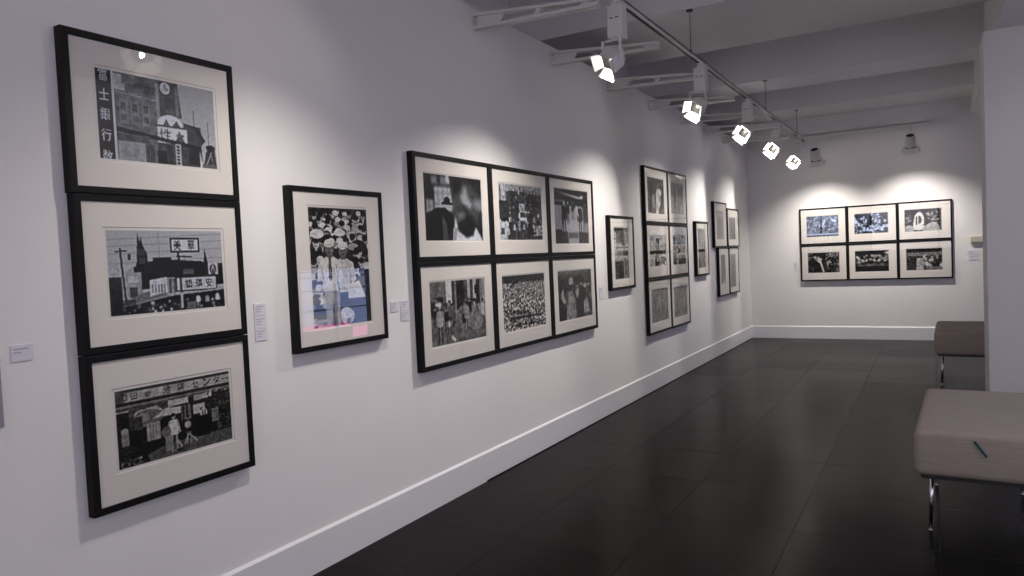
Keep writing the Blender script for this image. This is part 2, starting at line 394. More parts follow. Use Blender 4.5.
def p_signs(P):     # low town street with shop signs
    P.g[:] = .68
    for v in (.05, .13, .22, .33): P.line(0, v + .06, 1, v + .1 * (v - .2), .003, .52)
    P.line(.42, 0, .42, .4, .003, .5)
    P.poly([(.2, .44), (.3, .38), (.5, .36), (.8, .39), (.86, .45), (.87, .62), (.2, .72)], .14); P.rect(.36, .33, .52, .38, .13); P.rect(.22, .4, .36, .48, .17)
    P.poly([(.225, .45), (.245, .03), (.262, .15), (.27, .06), (.285, .18), (.315, .28), (.32, .42)], .15); P.rect(.24, .22, .30, .30, .28); P.rect(.25, .33, .3, .4, .3)
    P.poly([(.815, .46), (.828, .22), (.84, .3), (.86, .46)], .13); P.rect(.62, .48, .72, .55, .35); P.rect(.86, .42, 1, .56, .22); P.rect(.92, .46, 1, .7, .1)
    P.line(.1, .22, .13, 1, .014, .12); P.line(.06, .25, .15, .24, .008, .15); P.rect(.16, .28, .18, .35, .2)
    P.rect(.0, .55, .1, 1, .2); P.rect(.13, .5, .26, .84, .62); P.rect(.15, .55, .23, .62, .74); P.rect(.16, .68, .22, .8, .3); P.poly([(.26, .75), (.46, .72), (.46, .8), (.1, .93), (.1, .86)], .45)
    P.poly([(.32, .6), (.47, .57), (.47, .76), (.32, .8)], .78); 
    for k in range(5): P.rect(.34 + k * .026, .66, .35 + k * .026, .76, .4)
    P.rect(.47, .58, .55, .78, .58); P.rect(.49, .6, .505, .78, .3); P.rect(.53, .6, .54, .78, .3)
    P.rect(.515, .085, .785, .275, .09); P.rect(.53, .105, .77, .252, .78); P.text('美', .58, .178, .125, .08, .065); P.text('華', .705, .178, .125, .08, .065)
    P.rect(.855, .42, .95, .57, .76); P.ell(.902, .50, .032, .07, .2); P.line(.902, .44, .88, .55, .009, .7); P.line(.902, .44, .925, .55, .009, .7); P.line(.902, .43, .902, .57, .007, .7)
    P.rect(.545, .565, .935, .765, .16); P.rect(.555, .59, .925, .75, .74); P.text('鎮', .665, .672, .115, .1, .062); P.text('琪', .76, .672, .115, .1, .062); P.text('安', .855, .672, .115, .1, .062); P.rect(.93, .7, 1, .8, .62)
    P.poly([(.12, .9), (.5, .79), (1, .77), (1, 1), (0, 1), (0, .95)], .13)
    P.line(.1, .9, .5, .8, .016, .55); P.line(.5, .8, 1, .76, .016, .6)
    for k in range(34): P.ell(.04 + .95 * P.r.rand(), .87 + .12 * P.r.rand(), .009 + .01 * P.r.rand(), .02, .25 + .5 * P.r.rand())
    P.rect(.0, .82, .2, 1, .1, .5); P.rect(.64, .9, .72, .99, .42)
    P.person(.745, 1.0, .2, .82, .72, .6); P.person(.83, 1.0, .19, .6, .2); P.person(.93, .99, .2, .75, .1)
    P.line(.585, .28, .60, 1, .018, .13); P.rect(.585, .78, .605, .97, .68); P.line(.57, .32, .7, .33, .01, .14)
    P.noise(2.5, .06, 0, .4, 1, 1); P.noise(7, .05, 0, .4, 1, 1); P.blur(1)

def p_arcade(P):    # rainy shopping street with umbrellas under a long shop sign
    P.g[:] = .12
    P.rect(0, 0, 1, .16, .62); P.rect(0, 0, 1, .035, .22); P.rect(0, .0, .07, .2, .3)
    for ch, u in (('日', .07), ('田', .15), ('会', .26)): P.text(ch, u, .10, .085, .2, .055)
    for ch, u in (('池', .42), ('袋', .54), ('セ', .67), ('ン', .78), ('タ', .87), ('ー', .96)): P.text(ch, u, .095, .105, .08, .065)
    P.rect(.62, .035, .74, .15, .75, .25); P.rect(0, .16, 1, .2, .05); P.rect(0, .2, 1, .235, .45); P.rect(0, .235, 1, .26, .3); P.rect(0, .27, .1, .29, .7)
    P.rect(.1, .26, .45, .45, .3); P.poly([(.16, .3), (.33, .28), (.38, .36), (.13, .36)], .6)
    P.poly([(.42, .25), (.6, .25), (.6, .33), (.42, .34)], .66); P.poly([(.65, .25), (.82, .24), (.82, .31), (.65, .33)], .62)
    P.ell(.25, .42, .13, .11, .4); P.ell(.21, .40, .06, .06, .52); P.poly([(.29, .44), (.4, .34), (.53, .36), (.53, .45)], .72); P.line(.4, .35, .36, .44, .006, .5)
    P.rect(.1, .38, .2, .55, .26); P.rect(.235, .5, .345, .73, .58)
    for k in range(4): P.rect(.26 + k * .024, .52, .265 + k * .024, .73, .4)
    P.rect(.53, .35, .62, .56, .4); P.rect(.545, .35, .555, .56, .15); P.rect(.58, .35, .59, .56, .15); P.rect(.64, .38, .75, .51, .74); P.rect(.645, .39, .745, .5, .66)
    P.rect(.81, .5, .88, .68, .45)
    P.poly([(.18, .93), (.4, .82), (1, .82), (1, 1), (.1, 1)], .34); P.poly([(0, .7), (.2, .75), (.25, 1), (0, 1)], .16)
    P.rect(.03, .52, .09, .72, .5); P.ell(.06, .53, .03, .04, .55)
    P.person(.46, .95, .52, .74, .55, .62, .1); P.ell(.395, .66, .04, .075, .38); P.rect(.38, .72, .44, .92, .5); P.line(.48, .8, .52, .9, .02, .6); P.rect(.475, .93, .53, .96, .05)
    P.person(.59, .9, .4, .12, .5, .5, .08); P.ell(.585, .63, .03, .05, .6); P.line(.59, .76, .66, .88, .014, .6); P.line(.59, .76, .55, .88, .014, .6)
    P.person(.72, .84, .4, .06, .08, .5); P.ell(.735, .52, .035, .07, .7); P.rect(.722, .47, .73, .56, .2); P.rect(.745, .47, .752, .56, .2)
    P.rect(.66, .55, .79, .84, .06); P.noise(3, .3, .77, .22, 1, .5); P.noise(4, .22, .88, .5, 1, .8); P.rect(.86, .7, .9, .8, .3)
    for k in range(16): P.ell(.02 + .16 * P.r.rand(), .9 + .09 * P.r.rand(), .014, .012, .15 + .5 * P.r.rand())
    P.ell(.14, .95, .03, .045, .5); P.ell(.14, .95, .022, .033, .12); P.ell(.05, .96, .03, .04, .45); P.ell(.05, .96, .022, .03, .1)
    P.noise(2.5, .08); P.noise(8, .06); P.blur(1)

def p_crowd_men(P): # two men in white shirts and headbands in front of a packed crowd
    P.g[:] = .2; P.noise(5, .12)
    def heads(n, v0, v1, u0, u1, r0, r1, white):
        for v, u in sorted((v0 + (v1 - v0) * P.r.rand(), u0 + (u1 - u0) * P.r.rand()) for _ in range(n)):
            r = (r0 + (r1 - r0) * (v - v0) / (v1 - v0)) * (.85 + .3 * P.r.rand()); q = r / P.a; b = .5 + .26 * P.r.rand() if P.r.rand() < white else .08 + .14 * P.r.rand()
            P.poly([(u - r * 1.9, v + q * 3.2), (u - r * 1.5, v + q * 1.25), (u - r * .4, v + q * .9), (u + r * .4, v + q * .9), (u + r * 1.5, v + q * 1.25), (u + r * 1.9, v + q * 3.2)], b)
            if b < .3 and P.r.rand() < .5: P.poly([(u - r * .4, v + q), (u + r * .4, v + q), (u, v + q * 2.4)], .66)
            P.ell(u, v + q * .25, r * .8, q * .95,   .44 + .24 * P.r.rand()); P.ell(u, v - q * .42, r * .92, q * .62, .07 if P.r.rand() < .75 else .74)
            P.rect(u - r * .5, v + q * .15, u - r * .12, v + q * .3, .1); P.rect(u + r * .12, v + q * .15, u + r * .5, v + q * .3, .1); P.rect(u - r * .3, v + q * .72, u + r * .3, v + q * .82, .16)
    heads(60, .0, .30, 0, 1, .046, .062, .45)
    P.ell(.12, .22, .11, .04, .78); P.ell(.5, .21, .1, .03, .78); P.ell(.82, .36, .17, .09, .16); P.ell(.72, .33, .1, .03, .6)
    heads(14, .36, .62, 0, .22, .06, .07, .4); heads(16, .36, .64, .74, 1, .06, .07, .4); P.rect(.0, .62, 1, 1, .16); heads(8, .66, .95, 0, .2, .07, .08, .5); P.rect(.55, .75, 1, 1, .28, .5)
    def man(u, v, sh, tie):
        P.poly([(u - .16, v + .13), (u - .05, v + .085), (u + .05, v + .085), (u + .17, v + .13), (u + .22, v + .27), (u + .14, v + .33), (u + .1, v + .24), (u + .12, v + .38), (u - .13, v + .38), (u - .13, v + .24), (u - .22, v + .3), (u - .21, v + .2)], sh)
        P.rect(u - .05, v + .04, u + .05, v + .1, .38); P.ell(u, v + .02, .075, .06, .42); P.ell(u, v - .02, .08, .032, .84); P.ell(u, v - .037, .07, .02, .8); P.rect(u - .08, v - .012, u + .08, v + .002, .7)
        P.rect(u - .045, v + .015, u - .015, v + .022, .12); P.rect(u + .015, v + .015, u + .045, v + .022, .12); P.rect(u - .03, v + .052, u + .03, v + .058, .2); P.line(u, v + .02, u - .005, v + .04, .015, .32)
        if tie: P.poly([(u - .02, v + .1), (u + .02, v + .1), (u + .03, v + .27), (u, v + .3), (u - .03, v + .27)], .3)
        P.line(u - .14, v + .2, u - .1, v + .32, .012, .5); P.line(u + .1, v + .16, u + .13, v + .26, .012, .5)
    P.poly([(.40, .55), (.68, .58), (.66, .98), (.58, .98), (.54, .72), (.52, .98), (.44, .98)], .10)
    man(.54, .34, .72, False); P.poly([(.2, .62), (.46, .62), (.44, 1), (.36, 1), (.33, .75), (.3, 1), (.21, 1)], .55); man(.31, .32, .8, True)
    P.poly([(.6, .66), (.84, .62), (.95, .7), (.9, .78), (.6, .78)], .8); P.ell(.57, .93, .12, .07, .7); P.ell(.55, .9, .1, .05, .75); P.rect(.55, .95, .62, 1, .4)
    P.poly([(.78, .6), (1, .55), (1, .95), (.92, .95), (.9, .75)], .22); P.noise(2.5, .06); P.noise(6, .07); P.blur(1)

def p_face(P):      # huge blurred face beside a man in a dark hat
    P.g[:] = .16
    P.rect(.12, .02, .45, .15, .5); P.rect(.16, .17, .5, .55, .68); P.rect(.14, .15, .55, .185, .2)
    for u in (.22, .3, .38): P.rect(u, .19, u + .012, .5, .5)
    for v in (.27, .36, .45): P.rect(.17, v, .5, v + .014, .52)
    P.rect(.22, 0, .27, .14, .15); P.rect(.36, 0, .43, .12, .72); P.rect(0, .25, .15, .6, .12); P.rect(.03, .38, .14, .58, .58); P.rect(.07, .4, .08, .58, .35)
    P.poly([(.42, 0), (1, 0), (1, 1), (.55, 1), (.48, .6)], .17); P.blur(2)
    P.ell(.71, .5, .25, .42, .30); P.poly([(.6, .3), (.7, .12), (.74, .3), (.82, .44), (.66, .46)], .6); P.ell(.76, .43, .06, .05, .66); P.ell(.68, .48, .06, .03, .08); P.poly([(.85, .35), (1, .3), (1, .52), (.86, .48)], .5)
    P.ell(.70, .63, .14, .055, .12); P.ell(.62, .62, .07, .04, .55); P.ell(.72, .78, .17, .13, .14); P.rect(.5, .1, .62, .24, .12); P.blur(4, .45, 0, 1, 1); P.blur(3, .45, 0, 1, 1)
    P.poly([(.5, .62), (.55, .85), (.7, .96), (.82, .92), (.87, .78), (.98, .97), (1, 1), (.46, 1)], .8); P.blur(2, .44, .6, 1, 1)
    P.poly([(0, .62), (.2, .5), (.34, .5), (.47, .62), (.46, 1), (0, 1)], .06); P.ell(.37, .40, .055, .07, .06); P.ell(.37, .43, .1, .02, .05); P.rect(.3, .45, .42, .5, .6); P.poly([(.28, .62), (.34, .7), (.38, 1), (.28, 1)], .3); P.poly([(.46, .8), (.54, .8), (.5, 1), (.44, 1)], .6)
    P.noise(3, .05); P.blur(1)

def p_street(P):    # crowded street below tall poles and buildings, pale car in the corner
    P.g[:] = .3
    P.rect(0, 0, .15, .3, .66); P.rect(.15, 0, 1, .14, .55); P.rect(.2, .12, .55, .8, .24); P.rect(.55, .12, .62, .8, .34); P.rect(.62, .2, 1, .74, .22)
    for u in (.02, .27, .36, .42, .47, .56, .7, .78, .86): P.rect(u, .02 + .1 * P.r.rand(), u + .018, .7, .1 + .1 * P.r.rand())
    for k in range(14): u, v = P.r.rand(2); P.rect(.2 + u * .7, .1 + v * .5, .24 + u * .7, .15 + v * .5, .35 + .35 * P.r.rand(), .8)
    P.rect(.44, .34, .58, .48, .62); P.rect(.45, .48, .7, .5, .66); P.rect(0, .3, .2, .62, .2)
    P.rect(0, .6, 1, 1, .28); P.crowd(34, .1, .6, .95, .95, .22, .3, .75, .1, .45); P.ell(.52, .62, .08, .03, .82)
    P.ell(.05, .72, .15, .09, .74); P.rect(0, .75, .17, 1, .72); P.ell(.09, .64, .06, .04, .15); P.rect(.02, .79, .1, .9, .35)
    for v in (.76, .84, .92): P.line(.78, v, 1, v - .02, .02, .6)
    P.noise(2.5, .14); P.noise(6, .09); P.blur(1)

def p_passage(P):   # dark passage with walking silhouettes on a pale floor
    P.g[:] = .14
    P.poly([(.06, .02), (.95, .10), (.95, .15), (.7, .16), (.1, .07)], .75); P.poly([(0, .02), (.8, .08), (.76, .12), (0, .05)], .12); P.rect(0, .2, .25, .24, .42)
    P.poly([(.28, .3), (.8, .3), (.98, 1), (.16, 1)], .64); P.rect(0, .3, .2, .75, .56); P.rect(.82, .3, 1, .8, .5); P.rect(.85, .05, 1, .6, .15); P.rect(.5, .2, .6, .34, .24)
    P.poly([(0, .8), (.35, .78), (.38, 1), (0, 1)], .2); P.poly([(.68, .78), (1, .8), (1, 1), (.68, 1)], .18); P.rect(.38, .8, .66, .9, .36)
    P.person(.27, .83, .62, .12, .12, .65, .7); P.person(.38, .62, .4, .18, .18, .7, .75); P.person(.52, .55, .34, .2, .3, .6, .2); P.person(.74, .85, .62, .1, .1, .55, .12); P.person(.9, .66, .45, .2, .25, .5); P.rect(.68, .82, .78, 1, .16)
    P.line(.64, .3, .7, .5, .02, .8); P.noise(4, .05); P.blur(2)

def p_columns(P):   # women walking past tall fluted columns
    P.g[:] = .42
    for u, g in ((.0, .45), (.14, .5), (.27, .8), (.37, .25), (.42, .5), (.46, .2), (.52, .12), (.60, .25), (.66, .6), (.71, .3), (.77, .65), (.83, .2), (.9, .45), (.95, .55)): P.rect(u, 0, u + .1, .75, g)
    P.rect(0, 0, .27, .4, .42); P.rect(0, .25, .22, .55, .15); P.rect(.48, .05, .58, .2, .1); P.rect(.8, .1, .86, .25, .1); P.line(0, .25, .3, .45, .05, .45); P.rect(.22, .35, .3, .6, .3)
    P.poly([(0, .75), (1, .68), (1, 1), (0, 1)], .42); P.crowd(26, .05, .5, 1, .66, .3, .36, .6, .1, .5)
    P.person(.15, .97, .62, .62, .15, .55, .72); P.ell(.13, .36, .05, .03, .8); P.person(.36, .86, .5, .3, .3, .5); P.ell(.36, .5, .07, .1, .35); P.person(.5, .88, .48, .5, .42, .5); P.person(.64, .86, .5, .6, .5, .5); P.person(.79, .9, .58, .56, .5, .55); P.person(.95, .84, .5, .66, .3, .5)
    P.ell(.8, .7, .14, .16, .5); P.ell(.48, .78, .1, .12, .45); P.line(.35, .9, .4, .96, .03, .8); P.noise(2.5, .09); P.noise(8, .09); P.blur(1)

def p_mass(P):      # huge demonstration seen from above
    P.g[:] = .5
    P.rect(0, 0, 1, .13, .2)
    for k in range(900):
        v = .1 + .9 * P.r.rand(); s = .006 + .014 * v; u = P.r.rand(); P.ell(u, v, s, s * 1.1, .82 if P.r.rand() < .55 else .08)
    P.line(.18, .2, .3, .12, .03, .06); P.line(.3, .12, .34, .12, .04, .06)
    for k in range(30): P.line(P.r.rand(), .68 + .28 * P.r.rand(), P.r.rand(), .68 + .28 * P.r.rand(), .008, .1 + .6 * P.r.rand(), .6)
    P.rect(.3, .66, .6, .72, .12, .6); P.rect(.15, .76, .9, .8, .1, .6); P.rect(.25, .9, .95, .93, .1, .6); P.rect(0, 0, 1, .1, .22); P.noise(4, .06, 0, 0, 1, .2); P.noise(3, .1); P.blur(1)

def p_night(P):     # blurred people passing in dim light
    P.g[:] = .26
    P.noise(9, .12); P.rect(0, 0, 1, .08, .36); P.ell(.2, .28, .22, .14, .17); P.ell(.37, .22, .07, .08, .6); P.ell(.6, .2, .18, .09, .09); P.rect(.86, 0, 1, .5, .18); P.rect(.0, .32, .2, .7, .18)
    P.poly([(.28, .45), (.38, .40), (.48, .58), (.52, 1), (.2, 1)], .54); P.ell(.12, .5, .035, .12, .68); P.ell(.16, .6, .04, .07, .6); P.rect(0, .72, .22, 1, .14)
    P.poly([(.44, .42), (.56, .38), (.66, .46), (.62, 1), (.5, 1), (.52, .7)], .09); P.poly([(.48, .42), (.6, .36), (.6, .52), (.53, .6)], .58); P.ell(.55, .3, .05, .06, .5); P.ell(.55, .26, .055, .04, .06)
    P.poly([(.64, .3), (.8, .36), (.84, .62), (.72, .98), (.62, .98)], .06); P.ell(.68, .27, .05, .06, .55); P.ell(.69, .23, .055, .04, .05); P.ell(.79, .34, .05, .05, .7); P.ell(.9, .3, .05, .06, .55); P.ell(.9, .26, .05, .035, .08)
    P.poly([(.74, .66), (.84, .58), (.93, .9), (.74, .93)], .64); P.poly([(.86, .38), (.98, .42), (1, .9), (.92, .88)], .2); P.ell(.96, .56, .03, .07, .5)
    P.noise(3.5, .16); P.blur(2); P.noise(2.5, .06)

def p_window(P):    # shop window with shelves and a dark doorway
    P.g[:] = .5
    P.rect(0, 0, 1, .06, .15); P.rect(.05, .06, .95, .3, .42); P.rect(.45, .08, .75, .3, .28); P.rect(0, .3, 1, .45, .66); P.rect(.55, .26, .8, .36, .2); P.rect(.0, .38, 1, .4, .25); P.rect(.6, .45, .95, .55, .15); P.rect(0, .55, 1, .62, .6)
    P.rect(0, .66, .62, 1, .16); P.rect(.68, .6, .85, .92, .12); P.rect(.85, .66, 1, 1, .3); P.rect(.2, .7, .25, 1, .4); P.rect(.05, .1, .12, .6, .7)
    for k in range(40): u, v = P.r.rand(2); P.rect(u, v, u + .06, v + .03, P.r.rand() * .8, .6)
    P.noise(2.5, .15); P.blur(1)

def p_embrace(P):   # pale figure between dark trees
    P.g[:] = .22; P.noise(3, .25); P.ell(.3, .3, .2, .25, .14); P.poly([(.55, .3), (.75, .28), (.78, .7), (.6, .95), (.45, .9)], .7); P.ell(.74, .4, .1, .1, .75); P.ell(.35, .65, .1, .2, .55); P.line(.6, .95, .5, 1, .1, .8); P.noise(4, .15); P.blur(1)
def p_pale(P):      # figures under a pale wash of lamp reflections, painted into the tone
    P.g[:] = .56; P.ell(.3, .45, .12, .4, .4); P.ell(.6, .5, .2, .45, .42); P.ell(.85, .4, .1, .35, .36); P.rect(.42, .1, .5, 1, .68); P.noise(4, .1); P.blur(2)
def p_stall(P):     # market stall with dark goods
    P.g[:] = .66; P.rect(0, .3, 1, .5, .5); P.rect(.0, .5, 1, .62, .12); P.rect(.4, .1, .6, .55, .12); P.ell(.5, .2, .1, .1, .15); P.rect(.3, .62, .55, 1, .1); P.rect(.65, .7, 1, .95, .35)
    for k in range(26): u, v = P.r.rand(2); P.ell(u, v, .06, .06, .05 + .8 * P.r.rand(), .8)
    P.noise(3, .12)
def p_stallb(P):
    P.g[:] = .6; P.rect(0, .38, 1, .52, .14); P.rect(.05, .05, .2, .5, .1); P.rect(0, .62, .3, 1, .08); P.rect(.4, .68, 1, 1, .12); P.rect(.3, .52, 1, .62, .7)
    for k in range(22): u, v = P.r.rand(2); P.ell(u, v, .06, .06, .08 + .7 * P.r.rand(), .8)
    P.noise(3, .12)
def p_grain(P):     # grainy grey scene of standing figures
    P.g[:] = .36; P.ell(.5, .4, .1, .3, .48); P.ell(.2, .6, .1, .3, .3); P.ell(.8, .55, .1, .3, .44); P.noise(2.5, .16); P.noise(6, .1); P.blur(1)
def p_grainb(P):
    P.g[:] = .42; P.ell(.35, .5, .12, .4, .36); P.ell(.7, .5, .12, .4, .48); P.noise(2.5, .12); P.noise(6, .1); P.blur(1)
def p_shore(P):     # dark band across a pale ground
    P.g[:] = .52; P.rect(0, .52, 1, .60, .07); P.rect(0, .6, 1, 1, .38); P.rect(.1, .8, .4, 1, .12); P.ell(.6, .55, .3, .03, .1); P.noise(3, .1)
def p_hallway(P):
    P.g[:] = .52; P.ell(.5, .6, .25, .35, .44); P.rect(.1, .1, .9, .2, .6); P.noise(3, .08); P.blur(1)
def p_group(P):
    P.g[:] = .5; P.ell(.4, .5, .14, .35, .36); P.ell(.7, .55, .13, .35, .4); P.rect(.0, .75, 1, 1, .36); P.noise(3, .1); P.blur(1)
def p_tall(P):
    P.g[:] = .40; P.rect(.2, .1, .4, .9, .3); P.poly([(0, 1), (1, .8), (1, 1)], .65); P.noise(3, .1); P.blur(1)
def p_ridge(P):
    P.g[:] = .5; P.poly([(.1, 1), (.5, .2), (.9, 1)], .34); P.noise(3, .1); P.blur(1)

def scatter(P, n, u0, v0, u1, v1, r0, r1, g0, g1):
    for _ in range(n):
        u, v, r = u0 + (u1 - u0) * P.r.rand(), v0 + (v1 - v0) * P.r.rand(), r0 + (r1 - r0) * P.r.rand()
        P.ell(u, v, r, r / P.a * (.6 + .7 * P.r.rand()), g0 + (g1 - g0) * P.r.rand(), .85)
def p_blue_field(P):  # bluish open ground with one dark figure
    P.g[:] = .52; P.noise(5, .16); scatter(P, 26, .02, .1, .42, .6, .015, .05, .45, .8); scatter(P, 30, .5, .05, .98, .7, .015, .05, .42, .8); P.rect(.44, .0, .5, .5, .3, .7); scatter(P, 8, .52, .05, .62, .45, .02, .045, .75, .88)
    P.poly([(.75, .15), (.95, .22), (.93, .36), (.8, .3)], .82); P.person(.46, .84, .36, .08, .05, .3); P.rect(0, .86, 1, .91, .76); P.rect(0, .91, 1, 1, .45); P.rect(.48, .42, .56, .5, .72); P.blur(1)
def p_blue_crowd(P):
    P.g[:] = .34; P.noise(4, .12); P.crowd(40, 0, .3, 1, .95, .36, .46, .85, .12, .55); scatter(P, 22, .5, .05, .78, .5, .015, .045, .6, .9); scatter(P, 20, .48, .55, .78, .95, .015, .045, .5, .9); scatter(P, 14, .02, .45, .25, .95, .02, .05, .55, .85); scatter(P, 26, 0, 0, 1, 1, .01, .03, .08, .3); P.rect(.46, .25, .51, .6, .15, .8); P.blur(1)
def p_helmet(P):    # bold white rounded form with dark slots
    P.g[:] = .2; P.noise(4, .14); P.poly([(.21, .92), (.25, .5), (.28, .3), (.34, .16), (.42, .12), (.49, .19), (.53, .36), (.54, .7), (.58, .9), (.4, .96)], .86)
    P.poly([(.31, .34), (.345, .3), (.345, .7), (.31, .72)], .14); P.poly([(.39, .3), (.45, .34), (.47, .5), (.44, .64), (.39, .66)], .3); P.rect(.385, .3, .40, .66, .1); scatter(P, 16, .62, .12, .84, .5, .02, .05, .4, .72)
    P.poly([(.5, .86), (.72, .56), (.9, .66), (.97, 1), (.5, 1)], .66); P.poly([(0, .76), (.12, .7), (.24, .78), (.24, 1), (0, 1)], .62); P.line(.5, .74, .8, .55, .02, .1); scatter(P, 10, .02, .25, .22, .65, .02, .05, .3, .6); scatter(P, 10, .86, .1, 1, .7, .02, .05, .25, .55); P.noise(3, .08); P.blur(1)
def p_suit(P):      # dark suit and pale lapels
    P.g[:] = .12; P.noise(4, .08); P.poly([(.22, .34), (.34, .26), (.45, .3), (.53, .95), (.48, 1), (.38, .52)], .74); scatter(P, 10, .18, .2, .42, .36, .02, .05, .45, .75); scatter(P, 14, .6, .42, .76, .8, .02, .045, .4, .68); scatter(P, 22, .58, .02, .95, .34, .02, .05, .25, .7); scatter(P, 14, .86, .4, 1, 1, .02, .05, .3, .68); scatter(P, 10, 0, .66, .2, 1, .02, .05, .2, .55); scatter(P, 8, .02, .05, .2, .35, .02, .05, .3, .55); P.poly([(.42, .36), (.6, .42), (.62, 1), (.54, 1)], .07); P.blur(1)
def p_banquet(P):   # row of pale shapes over a dark table
    P.g[:] = .08; scatter(P, 40, .04, .22, .98, .5, .025, .06, .5, .82); scatter(P, 12, .04, .4, .25, .66, .02, .05, .4, .75); scatter(P, 8, .84, .05, 1, .4, .02, .05, .5, .8); scatter(P, 12, 0, .2, 1, .55, .01, .03, .06, .2); P.rect(.05, .6, 1, .75, .3); P.rect(0, .75, 1, 1, .06); P.noise(4, .2, 0, 0, 1, .75); P.rect(.25, .82, .9, .86, .25, .6); P.rect(.4, .0, .6, .1, .05); P.blur(1)
def p_market(P):
    P.g[:] = .25; P.rect(0, 0, 1, .16, .12); P.rect(0, .18, 1, .35, .5); P.rect(.28, .48, .5, 1, .68); P.rect(.28, .44, .5, .5, .8); P.crowd(20, .5, .45, 1, .9, .35, .4, .8, .1, .6); P.crowd(12, 0, .5, .3, .9, .35, .4, .6, .1, .4); P.rect(.55, .85, 1, 1, .6, .6); P.noise(3, .16); P.blur(1)

TINT = {'n': (1.0, 0.985, 0.965), 'c': (0.93, 0.97, 1.05), 'b': (0.74, 0.88, 1.25)}

def srgb(v): return np.where(v <= 0.04045, v / 12.92, ((np.clip(v, 0, 1) + 0.055) / 1.055) ** 2.4)

def make_print(paint, w, h, border, res, tint, seed, lift=0.0):
    """a sheet w x h (m) with a pale paper border; colours sit on the grid's points"""
    nx = max(24, int(w / res)); nz = max(24, int(h / res))
    bx, bz = max(1, round(border / w * nx)), max(1, round(border / h * nz))
    P = Pic(nx - 2 * bx, nz - 2 * bz, .4, seed); paint(P)
    raw = P.g.copy(); P.blur(3); P.g = raw + .7 * (raw - P.g); P.noise(1.6, .045)      # crisp grain
    P.g = (P.g - .45) * 1.18 + .43
    g = np.full((nz, nx), 0.0); t = np.array(TINT[tint])
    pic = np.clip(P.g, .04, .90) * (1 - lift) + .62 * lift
    img = np.empty((nz, nx, 4)); img[..., :3] = (0.66, 0.64, 0.61); img[..., 3] = 1
    img[bz:nz - bz, bx:nx - bx, :3] = srgb(pic)[..., None] * t * 0.86
    xs = (np.arange(nx) / (nx - 1) - .5) * w; zs = (1 - np.arange(nz) / (nz - 1)) * h
    X, Z = np.meshgrid(xs, zs); co = np.stack([X, np.zeros_like(X), Z], -1).reshape(-1, 3)
    i = np.arange(nx * nz).reshape(nz, nx)
    q = np.stack([i[1:, :-1], i[1:, 1:], i[:-1, 1:], i[:-1, :-1]], -1).reshape(-1, 4)
    me = bpy.data.meshes.new('print')
    me.vertices.add(len(co)); me.vertices.foreach_set('co', co.ravel().astype(np.float32))
    me.loops.add(q.size); me.loops.foreach_set('vertex_index', q.ravel().astype(np.int32))
    me.polygons.add(len(q)); me.polygons.foreach_set('loop_start', np.arange(0, q.size, 4, dtype=np.int32))
    me.update(calc_edges=True)
    at = me.attributes.new('tone', 'FLOAT_COLOR', 'POINT'); at.data.foreach_set('color', img.reshape(-1).astype(np.float32))
    me.materials.append(M['print'])
    return me

# ------------------------------------------------------------------ framed photographs
D, BW = 0.038, 0.0245     # depth of a frame, width of its face
def framed(label, group, side, u0, u1, z0, z1, pr, paint, res, tint='n', seed=1, lift=0.0, BW=BW):
    """opening u0..u1 x z0..z1 on the wall, pr = printed area (u0, u1, z0, z1)"""
    uc = (u0 + u1) / 2; ow, oh = (u1 - u0) / 2 + BW, (z1 - z0) + 2 * BW; zb = z0 - BW
    loc, rot = ((0.0, uc, zb), math.pi / 2) if side == 'left' else ((uc, L, zb), 0.0)
    t = thing('framed_photograph', label, 'framed photograph', loc, rot, group)
    def R(x, z0_, z1_, y, x0=None):
        a = -x if x0 is None else x0
        return [(a, y, z0_), (x, y, z0_), (x, y, z1_), (a, y, z1_)]
    iw = ow - BW; c = 0.002; bm = bmesh.new()
    loft(bm, [R(iw, BW, oh - BW, -0.008), R(ow, 0, oh, 0.0), R(ow, 0, oh, -D + c), R(ow - c, c, oh - c, -D), R(iw + 0.001, BW - 0.001, oh - BW + 0.001, -D), R(iw, BW, oh - BW, -D + 0.001), R(iw, BW, oh - BW, -0.008)])
    bmesh.ops.remove_doubles(bm, verts=bm.verts[:], dist=1e-5); recalc(bm); obj('frame', bm, 'black', t)
    # mat board with a bevelled window a little larger than the image
    m = 0.010; p0, p1, q0, q1 = pr[0] - uc - m, pr[1] - uc + m, pr[2] - zb - m, pr[3] - zb + m
    bm = bmesh.new(); e = 0.0005
    loft(bm, [R(iw - e, BW + e, oh - BW - e, -0.028), R(iw - e, BW + e, oh - BW - e, -0.0315), R(p1 + .002, q0 - .002, q1 + .002, -0.0315, p0 - .002), R(p1, q0, q1, -0.0297, p0), R(p1, q0, q1, -0.028, p0), R(iw - e, BW + e, oh - BW - e, -0.028)])
    bmesh.ops.remove_doubles(bm, verts=bm.verts[:], dist=1e-5); recalc(bm); obj('mat_board', bm, 'board', t)
    me = make_print(paint, p1 - p0, q1 - q0, m, res, tint, seed, lift)
    o = bpy.data.objects.new('print', me); COL.objects.link(o); o.parent = t; o.location = ((p0 + p1) / 2, -0.0290, q0)
    bm = bmesh.new(); box(bm, -iw + e, iw - e, -0.0350, -0.0335, BW + e, oh - BW - e); obj('glass', bm, 'glass', t)
    return t

